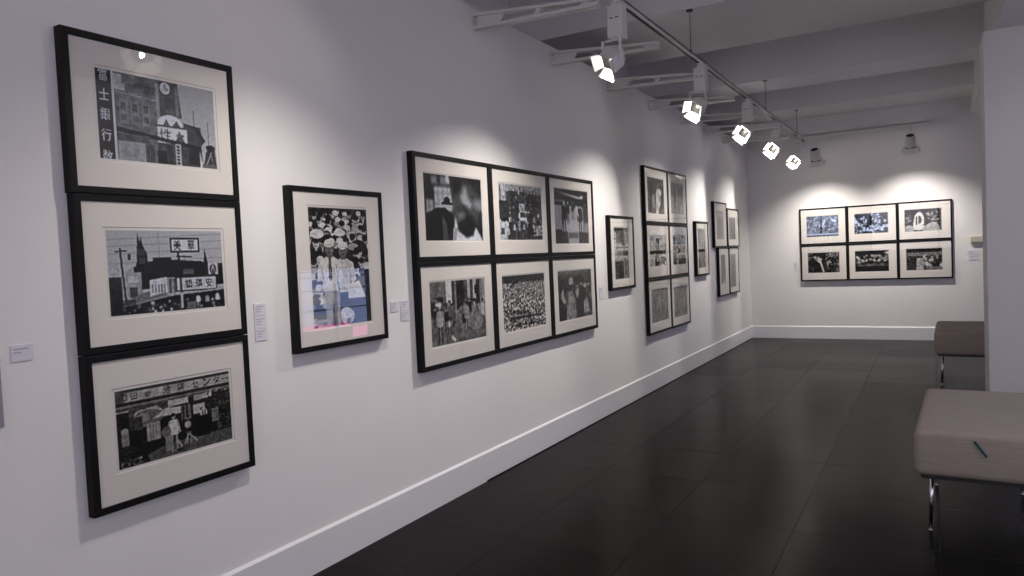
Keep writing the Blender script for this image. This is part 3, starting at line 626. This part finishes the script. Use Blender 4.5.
def shifted(r, y): s = 0.009 * y / 2.49; return (r[0] - s, r[1] - s, r[2], r[3])
G3 = 'photographs in the stack of three'; G6 = 'photographs in the near grid of six'; GT = 'photographs in the tall grid of six'
G4 = 'photographs in the stepped cluster of four'; GB = 'photographs in the grid on the back wall'; GS = 'single framed photographs on the long wall'
FR = [
 # label, group, opening u0 u1 z0 z1, print u0 u1 z0 z1, painter, grid step, tint, lift
 ('black-framed photograph of a bank front with vertical white lettering, topmost of the three stacked frames', G3, (1.385, 2.010, 1.707, 2.204), (1.477, 1.946, 1.807, 2.113), p_bank, .0021, 'c', .12),  # lift paints in the haze of reflections on this glass
 ('black-framed photograph of a low street of shop signs, middle one of the three stacked frames', G3, (1.390, 2.010, 1.163, 1.657), (1.477, 1.943, 1.262, 1.559), p_signs, .0021, 'c', .03),
 ('black-framed photograph of umbrellas in a rainy shopping street, lowest of the three stacked frames', G3, (1.390, 2.010, 0.615, 1.111), (1.470, 1.940, 0.727, 1.000), p_arcade, .0021, 'n', 0),
 ('upright framed photograph of two men in white headbands, glass reflecting a blue window', GS, (2.322, 2.898, 1.042, 1.743), (2.425, 2.813, 1.121, 1.674), p_crowd_men, .0023, 'n', .03),
 ('black-framed photograph of a huge blurred face beside a man in a dark hat', G6, (3.220, 3.966, 1.430, 1.985), (3.311, 3.897, 1.525, 1.897), p_face, .004, 'c', .02),
 ('black-framed photograph of a crowded street with tall poles, right of the blurred face', G6, (4.021, 4.772, 1.430, 1.985), (4.123, 4.710, 1.529, 1.895), p_street, .004, 'c', .05),
 ('black-framed photograph of silhouettes walking through a dark passage with a pale floor', G6, (4.827, 5.590, 1.430, 1.985), (4.930, 5.530, 1.500, 1.912), p_passage, .004, 'c', .04),
 ('black-framed photograph of women walking past tall columns, below the blurred face', G6, (3.220, 3.966, 0.818, 1.375), (3.320, 3.885, 0.922, 1.281), p_columns, .004, 'n', .04),
 ('black-framed photograph of a speckled mass of people seen from above', G6, (4.021, 4.772, 0.818, 1.375), (4.117, 4.703, 0.917, 1.280), p_mass, .004, 'n', .03),
 ('black-framed photograph of blurred passers-by at night, below the dark passage', G6, (4.827, 5.590, 0.816, 1.375), (4.936, 5.540, 0.910, 1.281), p_night, .004, 'n', .04),
 ('single framed photograph of a shop window between the near and the tall grids', GS, (5.970, 6.515, 1.100, 1.715), (6.085, 6.415, 1.173, 1.633), p_window, .005, 'n', .12),
 ('framed photograph of a pale figure among dark trees, top of the tall grid', GT, (6.897, 7.578, 1.711, 2.235), (7.010, 7.500, 1.798, 2.146), p_embrace, .007, 'n', .08),
 ('framed photograph with lamp reflections painted in as a pale wash, top of the tall grid', GT, (7.622, 8.255, 1.711, 2.235), (7.750, 8.195, 1.815, 2.142), p_pale, .007, 'n', .1),
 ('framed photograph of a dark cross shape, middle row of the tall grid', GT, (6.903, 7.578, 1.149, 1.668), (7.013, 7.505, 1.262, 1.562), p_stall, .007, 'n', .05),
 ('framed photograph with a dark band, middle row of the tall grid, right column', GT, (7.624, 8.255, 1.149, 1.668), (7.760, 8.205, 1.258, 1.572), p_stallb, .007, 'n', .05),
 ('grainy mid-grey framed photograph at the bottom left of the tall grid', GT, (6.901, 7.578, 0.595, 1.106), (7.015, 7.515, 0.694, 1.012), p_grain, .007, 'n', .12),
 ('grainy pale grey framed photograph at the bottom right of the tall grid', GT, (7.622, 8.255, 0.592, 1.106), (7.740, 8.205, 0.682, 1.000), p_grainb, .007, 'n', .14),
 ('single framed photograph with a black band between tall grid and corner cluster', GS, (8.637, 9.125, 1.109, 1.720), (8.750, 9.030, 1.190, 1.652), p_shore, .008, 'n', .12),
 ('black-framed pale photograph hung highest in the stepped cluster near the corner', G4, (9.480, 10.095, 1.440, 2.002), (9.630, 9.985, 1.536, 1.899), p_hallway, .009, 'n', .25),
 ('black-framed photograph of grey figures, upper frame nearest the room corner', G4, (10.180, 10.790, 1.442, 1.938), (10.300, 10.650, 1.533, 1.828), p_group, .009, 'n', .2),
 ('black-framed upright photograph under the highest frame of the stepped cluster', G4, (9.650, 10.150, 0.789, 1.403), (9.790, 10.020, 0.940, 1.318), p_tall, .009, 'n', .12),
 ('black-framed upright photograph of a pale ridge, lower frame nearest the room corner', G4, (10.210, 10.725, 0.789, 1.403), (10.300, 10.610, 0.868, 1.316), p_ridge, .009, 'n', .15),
]
for k, (lab, grp, op, pr, paint, res, tint, lift) in enumerate(FR):
    framed(lab, grp, 'left', *op, shifted(pr, pr[0]), paint, res, tint, 11 + k, lift, {GT: .0213, G4: .0180, G6: .0268}.get(grp, BW))
FB = [
 ('bluish framed photograph of one dark figure in the open, on the back wall', (0.762, 1.367, 1.419, 1.918), (0.840, 1.273, 1.517, 1.820), p_blue_field, 'b', .03),
 ('bluish framed photograph of a dense crowd, on the back wall', (1.410, 2.017, 1.419, 1.918), (1.487, 1.917, 1.530, 1.815), p_blue_crowd, 'b', 0),
 ('framed photograph of a bold white rounded form, on the back wall', (2.057, 2.677, 1.419, 1.921), (2.126, 2.570, 1.524, 1.828), p_helmet, 'n', 0),
 ('framed photograph of a dark suit with pale lapels, on the back wall', (0.763, 1.367, 0.881, 1.376), (0.846, 1.273, 0.984, 1.279), p_suit, 'n', 0),
 ('framed photograph of pale shapes above a black table, on the back wall', (1.408, 2.017, 0.881, 1.374), (1.485, 1.917, 0.983, 1.280), p_banquet, 'n', 0),
 ('framed photograph of a market crowd, on the back wall', (2.057, 2.677, 0.881, 1.377), (2.137, 2.569, 0.984, 1.282), p_market, 'n', 0),
]
for k, (lab, op, pr, paint, tint, lift) in enumerate(FB):
    framed(lab, GB, 'back', *op, pr, paint, .006, tint, 51 + k, lift, .0198)

# ------------------------------------------------------------------ caption cards and small wall things
def card(label, group, side, a0, a1, z0, z1, lines):
    bm = bmesh.new(); w, h = a1 - a0, z1 - z0
    box(bm, -w / 2, w / 2, -0.004, .002, 0, h)
    for k, (f0, f1) in enumerate(lines):
        zz = h - 0.010 - k * min(0.011, (h - 0.016) / max(1, len(lines)))
        box(bm, -w / 2 + w * f0, -w / 2 + w * f1, -0.0044, -0.0039, zz - 0.0045, zz, mi=1)
    o = obj('caption_card', bm, ['card', 'ink'])
    o.location = (0, (a0 + a1) / 2, z0) if side == 'left' else ((a0 + a1) / 2, L, z0)
    if side == 'left': o.rotation_euler = (0, 0, math.pi / 2)
    return tag(o, label, 'caption card', group)
T3L = [(.1, .8), (.1, .6), (.1, .5)]
card('small lilac-white caption card alone on the wall, before the stack of three frames', None, 'left', 1.163, 1.225, 1.148, 1.198, [(.08, .8), (.08, .45)])
for nm, z in (('top', 1.206), ('middle', 1.152), ('lowest', 1.099)):
    card(f'white caption card beside the stack of three frames, {nm} of its three', 'caption cards beside the stack of three', 'left', 2.102, 2.164, z, z + .051, T3L)
card('small white caption card hung close beside the frame of the two men in headbands', None, 'left', 2.992, 3.052, 1.146, 1.200, T3L)
card('small white caption card nearest the grid of six, upper one of its pair', 'caption cards beside the near grid', 'left', 3.072, 3.144, 1.148, 1.200, T3L)
card('small white caption card nearest the grid of six, lower one of its pair', 'caption cards beside the near grid', 'left', 3.072, 3.140, 1.092, 1.144, T3L)
card('pale caption card between the near grid and the single shop window photograph', None, 'left', 5.75, 5.83, 1.02, 1.12, T3L)
card('narrow caption card on the back wall beside the bluish photograph of one figure', None, 'back', 0.640, 0.682, 1.00, 1.15, [(.1, .9)] * 6)
card('caption card on the back wall beside the market crowd photograph, upper one of two', 'caption cards on the back wall', 'back', 2.86, 2.99, 1.172, 1.232, T3L)
card('caption card on the back wall beside the market crowd photograph, lower one of two', 'caption cards on the back wall', 'back', 2.88, 3.00, 1.098, 1.160, T3L)
bm = bmesh.new(); box(bm, 2.900, 3.12, L - 0.045, L, 1.335, 1.418, bev=0.006)
tag(obj('wall_box', bm, 'beige'), 'small beige box on the back wall beside the pier', 'wall box')
bm = bmesh.new(); box(bm, -.002, 0.008, 0.72, 1.128, 0.952, 1.165, bev=0.002)
tag(obj('wall_panel', bm, 'grey_panel'), 'lilac-grey panel cut off by the picture edge, next to the lone caption card', 'wall panel')  # thin slab in one lilac-grey, no lettering

# ------------------------------------------------------------------ light track, rods and brackets
t = thing('light_track', 'long white lighting track with a black slot running above the long wall', 'light track', (XT, 0, ZT))
bm = bmesh.new()
for x0, x1, z0, z1 in ((-.017, -.0125, 0, .034), (.0125, .017, 0, .034), (-.017, .017, .024, .034)): box(bm, x0, x1, -3.6, 11.5, z0, z1)
obj('track_rail', bm, 'steel_white', t)
boxobj('track_slot', 'slot', (-.0125, .0125, -3.59, 11.49, .0006, .024), t)
t = thing('light_track', 'short white lighting track across the room in front of the back wall', 'light track', (XT, 11.06, ZT))
bm = bmesh.new()
for y0, y1, z0, z1 in ((-.018, -.008, 0, .034), (.008, .018, 0, .034), (-.018, .018, .024, .034)): box(bm, .02, 1.62, y0, y1, z0, z1)
obj('track_rail', bm, 'steel_white', t)
boxobj('track_slot', 'steel_white', (.02, 1.62, -.008, .008, .006, .024), t)

for y, where in ((5.75, 'nearest of the three in view'), (8.68, 'between the other two'), (10.85, 'nearest the back wall')):
    t = thing('hanger_rod', f'thin rod hanging the light track from a ceiling beam, {where}', 'hanger rod', (XT + .003, y, ZT + .034), 0, 'hanger rods of the light track')
    bm = bmesh.new(); cyl(bm, (0, 0, 0), (0, 0, BEAM - ZT - .034), .0042, seg=10); obj('rod', bm, 'steel_grey', t)
    bm = bmesh.new(); cyl(bm, (0, 0, BEAM - ZT - .046), (0, 0, BEAM - ZT - .034), .026, seg=18); obj('canopy', bm, 'dark_steel' if y < 6 else 'steel_grey', t)
    bm = bmesh.new(); cyl(bm, (0, 0, 0), (0, 0, .02), .009, seg=10); obj('nut', bm, 'dark_steel', t)

BR_Y = (3.94, 5.01, 6.10, 7.22, 8.26, 9.20, 10.20)
BR_W = ('nearest one, cut by the picture top', 'just behind the first spotlight', 'third along the wall', 'above the tall grid of six', 'fifth along the wall', 'sixth along the wall', 'nearest the back wall')
proto = None
for y, where in zip(BR_Y, BR_W):
    lab = f'white steel cantilever bracket with cut-outs, {where}'
    if proto is None:
        t = proto = thing('track_bracket', lab, 'bracket', (0, y, 2.845), 0, 'wall brackets under the light track')
        bm = bmesh.new()
        zt = lambda x: .100 - .058 * x / .85 - .022 * x / .85   # top chord
        zb = lambda x: -.028 * x / .85                            # bottom chord
        E_ = .85
        for f, d in ((zb, .018), (zt, -.018)):
            prism(bm, [(0.004, f(0)), (E_, f(E_)), (E_, f(E_) + d), (0.004, f(0) + d)], -.025, .025)
        prism(bm, [(.030, zb(.03)), (.16, zb(.16)), (.16, zt(.16)), (.030, zt(.03))], -.004, .004)
        prism(bm, [(.16, zb(.16)), (.18, zb(.18)), (.235, zt(.235)), (.16, zt(.16))], -.004, .004)
        prism(bm, [(.42, zb(.42)), (.45, zb(.45)), (.50, zt(.5)), (.46, zt(.46))], -.008, .008)
        prism(bm, [(.74, zb(.74)), (E_, zb(E_)), (E_, zt(E_)), (.74, zt(.74))], -.006, .006)
        recalc(bm); obj('arm', bm, 'steel_white', t)
        bm = bmesh.new(); box(bm, -.003, .006, -.022, .022, -.004, .104, bev=.001); obj('wall_plate', bm, 'steel_white', t)
    else:
        t = proto.copy(); COL.objects.link(t); t.location.y = y; t['label'] = lab
        for ch in proto.children:
            c = ch.copy(); COL.objects.link(c); c.parent = t

# ------------------------------------------------------------------ spotlights
def rot_to(aim, roll=0.0):
    q = Vector(aim).normalized().to_track_quat('-Z', 'Y').to_matrix().to_4x4()
    return q @ Matrix.Rotation(roll, 4, 'Z')

def trapezoid_door(bm, k, o, flare, ln, wide):
    """one barn door hinged on the opening edge k (local -Z is the beam)"""
    th = .0015; a = k * math.pi / 2; c, s = math.cos(a), math.sin(a)
    def P_(x, y, z): return Vector((x * c - y * s, x * s + y * c, z))
    dx, dz = math.sin(flare) * ln, -math.cos(flare) * ln
    nx, nz = math.cos(flare) * th, math.sin(flare) * th
    q = [(o, -o * .96, 0), (o, o * .96, 0), (o + dx, wide, dz), (o + dx, -wide, dz)]
    a_ = [bm.verts.new(P_(*p)) for p in q]; b_ = [bm.verts.new(P_(p[0] + nx, p[1], p[2] + nz)) for p in q]
    bm.faces.new(a_); bm.faces.new(b_[::-1])
    for i in range(4): bm.faces.new((a_[i], b_[i], b_[(i + 1) % 4], a_[(i + 1) % 4]))

def floodlight(label, loc, aim, power, roll=0.0, boxed=True, head=(0, 0, -.345), dark_rear=False, cone=116, group='track floodlights', blend=1.0, glow=1.25, beam=None):
    t = thing('track_spotlight', label, 'spotlight', loc, 0, group)
    bm = bmesh.new(); box(bm, -.014, .014, -.05, .05, -.028, .003, bev=.003); box(bm, -.006, .006, -.03, .03, .0, .01); obj('adapter', bm, 'lamp_white', t)
    hp = Vector(head)
    if boxed:
        bm = bmesh.new(); box(bm, -.048, .048, -.046, .046, -.222, -.026, bev=.006)
        for u in (-.030, .006): box(bm, u, u + .022, -.0468, -.045, -.108, -.102, mi=1)
        obj('power_box', bm, ['lamp_white', 'slot'], t); top = -.222
    else:
        bm = bmesh.new(); cyl(bm, (0, 0, -.028), (0, 0, hp.z + .10), .009); obj('stem', bm, 'lamp_white', t); top = hp.z + .11
    R_ = rot_to(aim, roll); T = Matrix.Translation(hp) @ R_ @ Matrix.Scale(1.3 if dark_rear else 1.0, 4)
    # yoke: two side arms joined by a bar
    bm = bmesh.new(); X = R_ @ Vector((1, 0, 0)); X.z = 0; X.normalize(); Y = Vector((0, 0, 1)).cross(X)
    bar = Matrix(((X.x, Y.x, 0, hp.x * .5), (X.y, Y.y, 0, hp.y * .5), (0, 0, 1, 0), (0, 0, 0, 1)))
    box(bm, -.066, .066, -.012, .012, top - .008, top, mtx=bar)
    bar2 = Matrix(((X.x, Y.x, 0, hp.x), (X.y, Y.y, 0, hp.y), (0, 0, 1, 0), (0, 0, 0, 1)))
    for s in (-1, 1): box(bm, s * .066 - .002, s * .066 + .002, -.012, .012, hp.z - .01, top, mtx=bar2)
    obj('yoke', bm, 'lamp_white', t)
    # housing, open at the front
    o = .046
    bm = bmesh.new()
    sq = lambda r, z: [(-r, -r, z), (r, -r, z), (r, r, z), (-r, r, z)]
    if dark_rear:
        ring = lambda r, z: [(r * math.cos(i * math.pi / 12), r * math.sin(i * math.pi / 12), z) for i in range(24)]
        loft(bm, [ring(.020, .045), ring(.030, .085), ring(.044, .085), ring(.047, .060), ring(.047, -.03), ring(.036, -.03), ring(.030, .0)], close_first=True, close_last=True)
    else:
        loft(bm, [sq(.034, .065), sq(.052, .040), sq(.052, -.035), sq(o, -.035), sq(.028, .012)], close_first=True, close_last=True)
        for k in range(5): box(bm, -.040, .040, -.040 + k * .018, -.034 + k * .018, .038, .074)
    for v in bm.verts: v.co = T @ v.co
    recalc(bm); hd = obj('lamp_head', bm, 'lamp_white', t)
    if dark_rear:
        bm = bmesh.new(); cyl(bm, (0, 0, .083), (0, 0, .0862), .036, seg=24)
        for v in bm.verts: v.co = T @ v.co
        obj('rear_opening', bm, 'hole', hd)
    bm = bmesh.new(); box(bm, -.0445, .0445, -.0445, .0445, -.036, -.031)
    for v in bm.verts: v.co = T @ v.co
    obj('front_glass', bm, 'lens', hd)
    for k in range(4):
        bm = bmesh.new(); trapezoid_door(bm, k, o, math.radians(42 if k % 2 else 36), .062, .066 if k % 2 else .058)
        for v in bm.verts: v.co = T @ (v.co + Vector((0, 0, -.036)))
        recalc(bm); obj('barn_door', bm, 'door', hd)
    # the reflector's soft beam and the bare glow of the bulb inside the doors
    for kind, en, off in (('SPOT', power, -.040), ('POINT', glow, -.072 if glow < 2.5 else -.048)):
        li = bpy.data.lights.new('lamp', kind); li.energy = en; li.color = (1.0, .935, .865); li.shadow_soft_size = .012
        if kind == 'SPOT': li.spot_size = math.radians(cone); li.spot_blend = blend
        lo = bpy.data.objects.new('lamp_bulb', li); COL.objects.link(lo); lo.parent = hd
        lo.matrix_local = (T @ Matrix.Translation((0, 0, off))) if kind == 'POINT' else Matrix.Translation(T @ Vector((0, 0, off))) @ rot_to(beam or aim)
    return t

FL = [
 ('white floodlight above the picture, seen only as a reflection in the topmost frame', 2.30, (-.80, -.45, -.90), 62, .3, (.07, -.06, -.415), (-.85, -.25, -2.4)),
 ('largest white floodlight with square power box, nearest in view, barn doors glowing', 4.20, (-.62, -.70, -.74), 122, .62, (-.03, -.03, -.345), (-.85, -.6, -3.8)),
 ('white floodlight with bright barn doors, second along the track from the nearest', 6.02, (-.48, -.85, -.60), 130, .72, (-.02, -.04, -.345), (-.85, -.4, -3.0)),
 ('white floodlight glowing as a square ring, middle one of the five on the long track', 7.74, (-.30, -.90, -.42), 100, .85, (-.02, -.05, -.335), (-.85, -.6, -2.6)),
 ('white floodlight glowing as a square ring, second from the far end of the long track', 9.28, (-.26, -.92, -.38), 125, .85, (-.02, -.05, -.335), (-.85, -.3, -2.0)),
 ('white floodlight glowing as a small square ring, last on the long track', 10.85, (-.24, -.92, -.38), 120, .85, (-.02, -.05, -.335), (-.85, -.4, -2.0)),
]
for lab, y, aim, pw, roll, hp, bd in FL: floodlight(lab, (XT, y, ZT), aim, pw, roll, True, hp, beam=bd, glow=2.6 if y < 3 else (.4 if y < 5 else (1.25 if y < 9 else 1.9)))
floodlight('round spotlight with a black rear opening, aimed at the back wall beside the track end', (1.085, 11.06, ZT), (.08, .62, -1.0), 118, 0, False, (0, -.16, -.30), True, 116, 'round spotlights aimed at the back wall', beam=(.05, .75, -2.8))
floodlight('round spotlight with a black rear opening, hung alone above the back wall grid', (2.235, 11.06, ZT), (.0, .62, -1.0), 118, 0, False, (0, -.16, -.25), True, 116, 'round spotlights aimed at the back wall', beam=(.05, .75, -2.8))

# ------------------------------------------------------------------ benches
def bench(label, loc, rotz, w, ln, z0, z1, tagstrip):
    t = thing('upholstered_bench', label, 'bench', loc, rotz, 'grey upholstered benches')
    bm = bmesh.new(); box(bm, 0, w, 0, ln, z0, z1)
    bmesh.ops.bevel(bm, geom=bm.edges[:], offset=.032, segments=5, profile=.6, affect='EDGES')
    for v in bm.verts:   # soft upholstery: sides bulge a little, top crowns
        x, y, z = v.co.x / w - .5, v.co.y / ln - .5, (v.co.z - z0) / (z1 - z0) - .5
        b = .012 * (1 - 4 * z * z)
        v.co.x += (1 if x > 0 else -1) * b * (abs(x) > .4); v.co.y += (1 if y > 0 else -1) * b * (abs(y) > .4)
    obj('seat_cushion', bm, 'fabric', t, True)
    # piping round the top edge and the underside frame
    bm = bmesh.new(); rr = .004; zz = z1 - .012; e = .010
    loop = [(e, e), (w - e, e), (w - e, ln - e), (e, ln - e)]
    for i in range(4):
        (x0, y0), (x1, y1) = loop[i], loop[(i + 1) % 4]; d = Vector((x1 - x0, y1 - y0, 0)).normalized() * .03
        cyl(bm, (x0 + d.x, y0 + d.y, zz), (x1 - d.x, y1 - d.y, zz), rr, seg=8)
    obj('piping', bm, 'fabric', t, True)
    bm = bmesh.new(); box(bm, .02, w - .02, .02, ln - .02, z0 - .018, z0 + .006, bev=.003); obj('base_frame', bm, 'dark_steel', t)
    for sx in (0, 1):
        for sy in (0, 1):
            x, y = (.060, w - .060)[sx], (.20, ln - .20)[sy]; dx, dy = (-.012, .012)[sx], (-.03, .03)[sy]
            bm = bmesh.new(); cyl(bm, (x, y, z0 - .016), (x + dx, y + dy, 0.008), .011, .0070, seg=14)
            cyl(bm, (x + dx, y + dy, 0.0), (x + dx, y + dy, 0.010), .0085, .0085, seg=12); cyl(bm, (x, y, z0 - .03), (x, y, z0 - .014), .022, .022, seg=14)
            obj('leg', bm, 'chrome', t, True)
    if tagstrip:
        bm = bmesh.new()
        u0, w0, u1, w1 = tagstrip; d = Vector((u1 - u0, 0, w1 - w0)); n = Vector((-d.z, 0, d.x)).normalized() * .0055
        p0, p1 = Vector((u0, -.0125, w0)), Vector((u1, -.0125, w1)); q = [p0 - n, p1 - n, p1 + n, p0 + n]
        a = [bm.verts.new(p) for p in q]; b = [bm.verts.new(p + Vector((0, -.002, 0))) for p in q]
        bm.faces.new(a); bm.faces.new(b[::-1])
        for i in range(4): bm.faces.new((a[i], b[i], b[(i + 1) % 4], a[(i + 1) % 4]))
        recalc(bm); o = obj('teal_tape', bm, 'teal', t); o['label'] = 'short teal strip on the bench end'
    return t
bench('grey-brown upholstered bench in the foreground with a short teal mark on its end', (2.392, 3.805, 0), math.radians(-2.0), .50, 1.10, .315, .53, (.232, .496, .278, .430))
bench('grey-brown upholstered bench farther off, half hidden behind the pale pier', (2.470, 7.90, 0), math.radians(-1.0), .55, 1.10, .315, .53, None)

# ------------------------------------------------------------------ daylight, added fills and sky
def area(name, loc, rot, sx, sy, energy, col):
    li = bpy.data.lights.new(name, 'AREA'); li.shape = 'RECTANGLE'; li.size = sx; li.size_y = sy; li.energy = energy; li.color = col
    o = bpy.data.objects.new(name, li); COL.objects.link(o); o.location = loc; o.rotation_euler = rot
    return o
area('shopfront_daylight', (2.6, YB - .10, 2.12), (math.radians(90), 0, 0), 3.9, 2.1, 66, (.90, .82, .96))
area('side_window_fill', (XR - .02, 1.0, 1.55), (0, math.radians(90), 0), 1.8, 3.6, 22, (.87, .80, .95))  # fill for the long wall, set at the added side window
# rooflight added out of view over the right-hand bay to brighten the bench top
w = structure(bpy.data.objects.new('fill_window_4', None)); COL.objects.link(w); w.location = (4.45, 3.7, CEIL)
bm = bmesh.new()
for x in (-.55, .49): box(bm, x, x + .06, -1.5, 1.5, -.06, 0)
for y in (-1.5, -.03, 1.44): box(bm, -.55, .55, y, y + .06, -.06, 0)
obj('window_frame', bm, 'trim', w)
boxobj('window_pane', 'pane_white', (-.5, .5, -1.45, 1.45, -.02, -.012), w)
area('rooflight_fill', (4.45, 3.7, CEIL - .07), (0, 0, 0), .95, 2.8, 7.5, (.90, .85, .96))
w = bpy.data.worlds.new('overcast_sky'); SC.world = w; w.use_nodes = True
bg = w.node_tree.nodes['Background']; bg.inputs[0].default_value = (.78, .80, 1.0, 1); bg.inputs[1].default_value = .6

# ------------------------------------------------------------------ camera
yaw, pit, rol = math.radians(30.2246822), math.radians(-2.32230132), math.radians(-2.57405908)
fw = Vector((-math.sin(yaw) * math.cos(pit), math.cos(yaw) * math.cos(pit), math.sin(pit)))
rt0 = Vector((math.cos(yaw), math.sin(yaw), 0)); up0 = rt0.cross(fw)
rt = math.cos(rol) * rt0 + math.sin(rol) * up0; up = -math.sin(rol) * rt0 + math.cos(rol) * up0
cd = bpy.data.cameras.new('camera'); cam = bpy.data.objects.new('camera', cd); COL.objects.link(cam)
cam.matrix_world = Matrix(((rt.x, up.x, -fw.x, 2.48997428), (rt.y, up.y, -fw.y, 0.0), (rt.z, up.z, -fw.z, 1.4), (0, 0, 0, 1)))
cd.sensor_fit = 'HORIZONTAL'; cd.sensor_width = 36.0; cd.lens = 728.67 / 1024 * 36.0; cd.clip_start = .05; cd.clip_end = 60
SC.camera = cam

SC.view_settings.view_transform = 'Standard'; SC.view_settings.look = 'None'
SC.view_settings.gamma = 1.0; SC.view_settings.use_curve_mapping = False; SC.view_settings.exposure = 0.0
cy = SC.cycles
cy.max_bounces = 10; cy.diffuse_bounces = 6; cy.transparent_max_bounces = 12; cy.sample_clamp_indirect = 4.0
cy.use_denoising = True
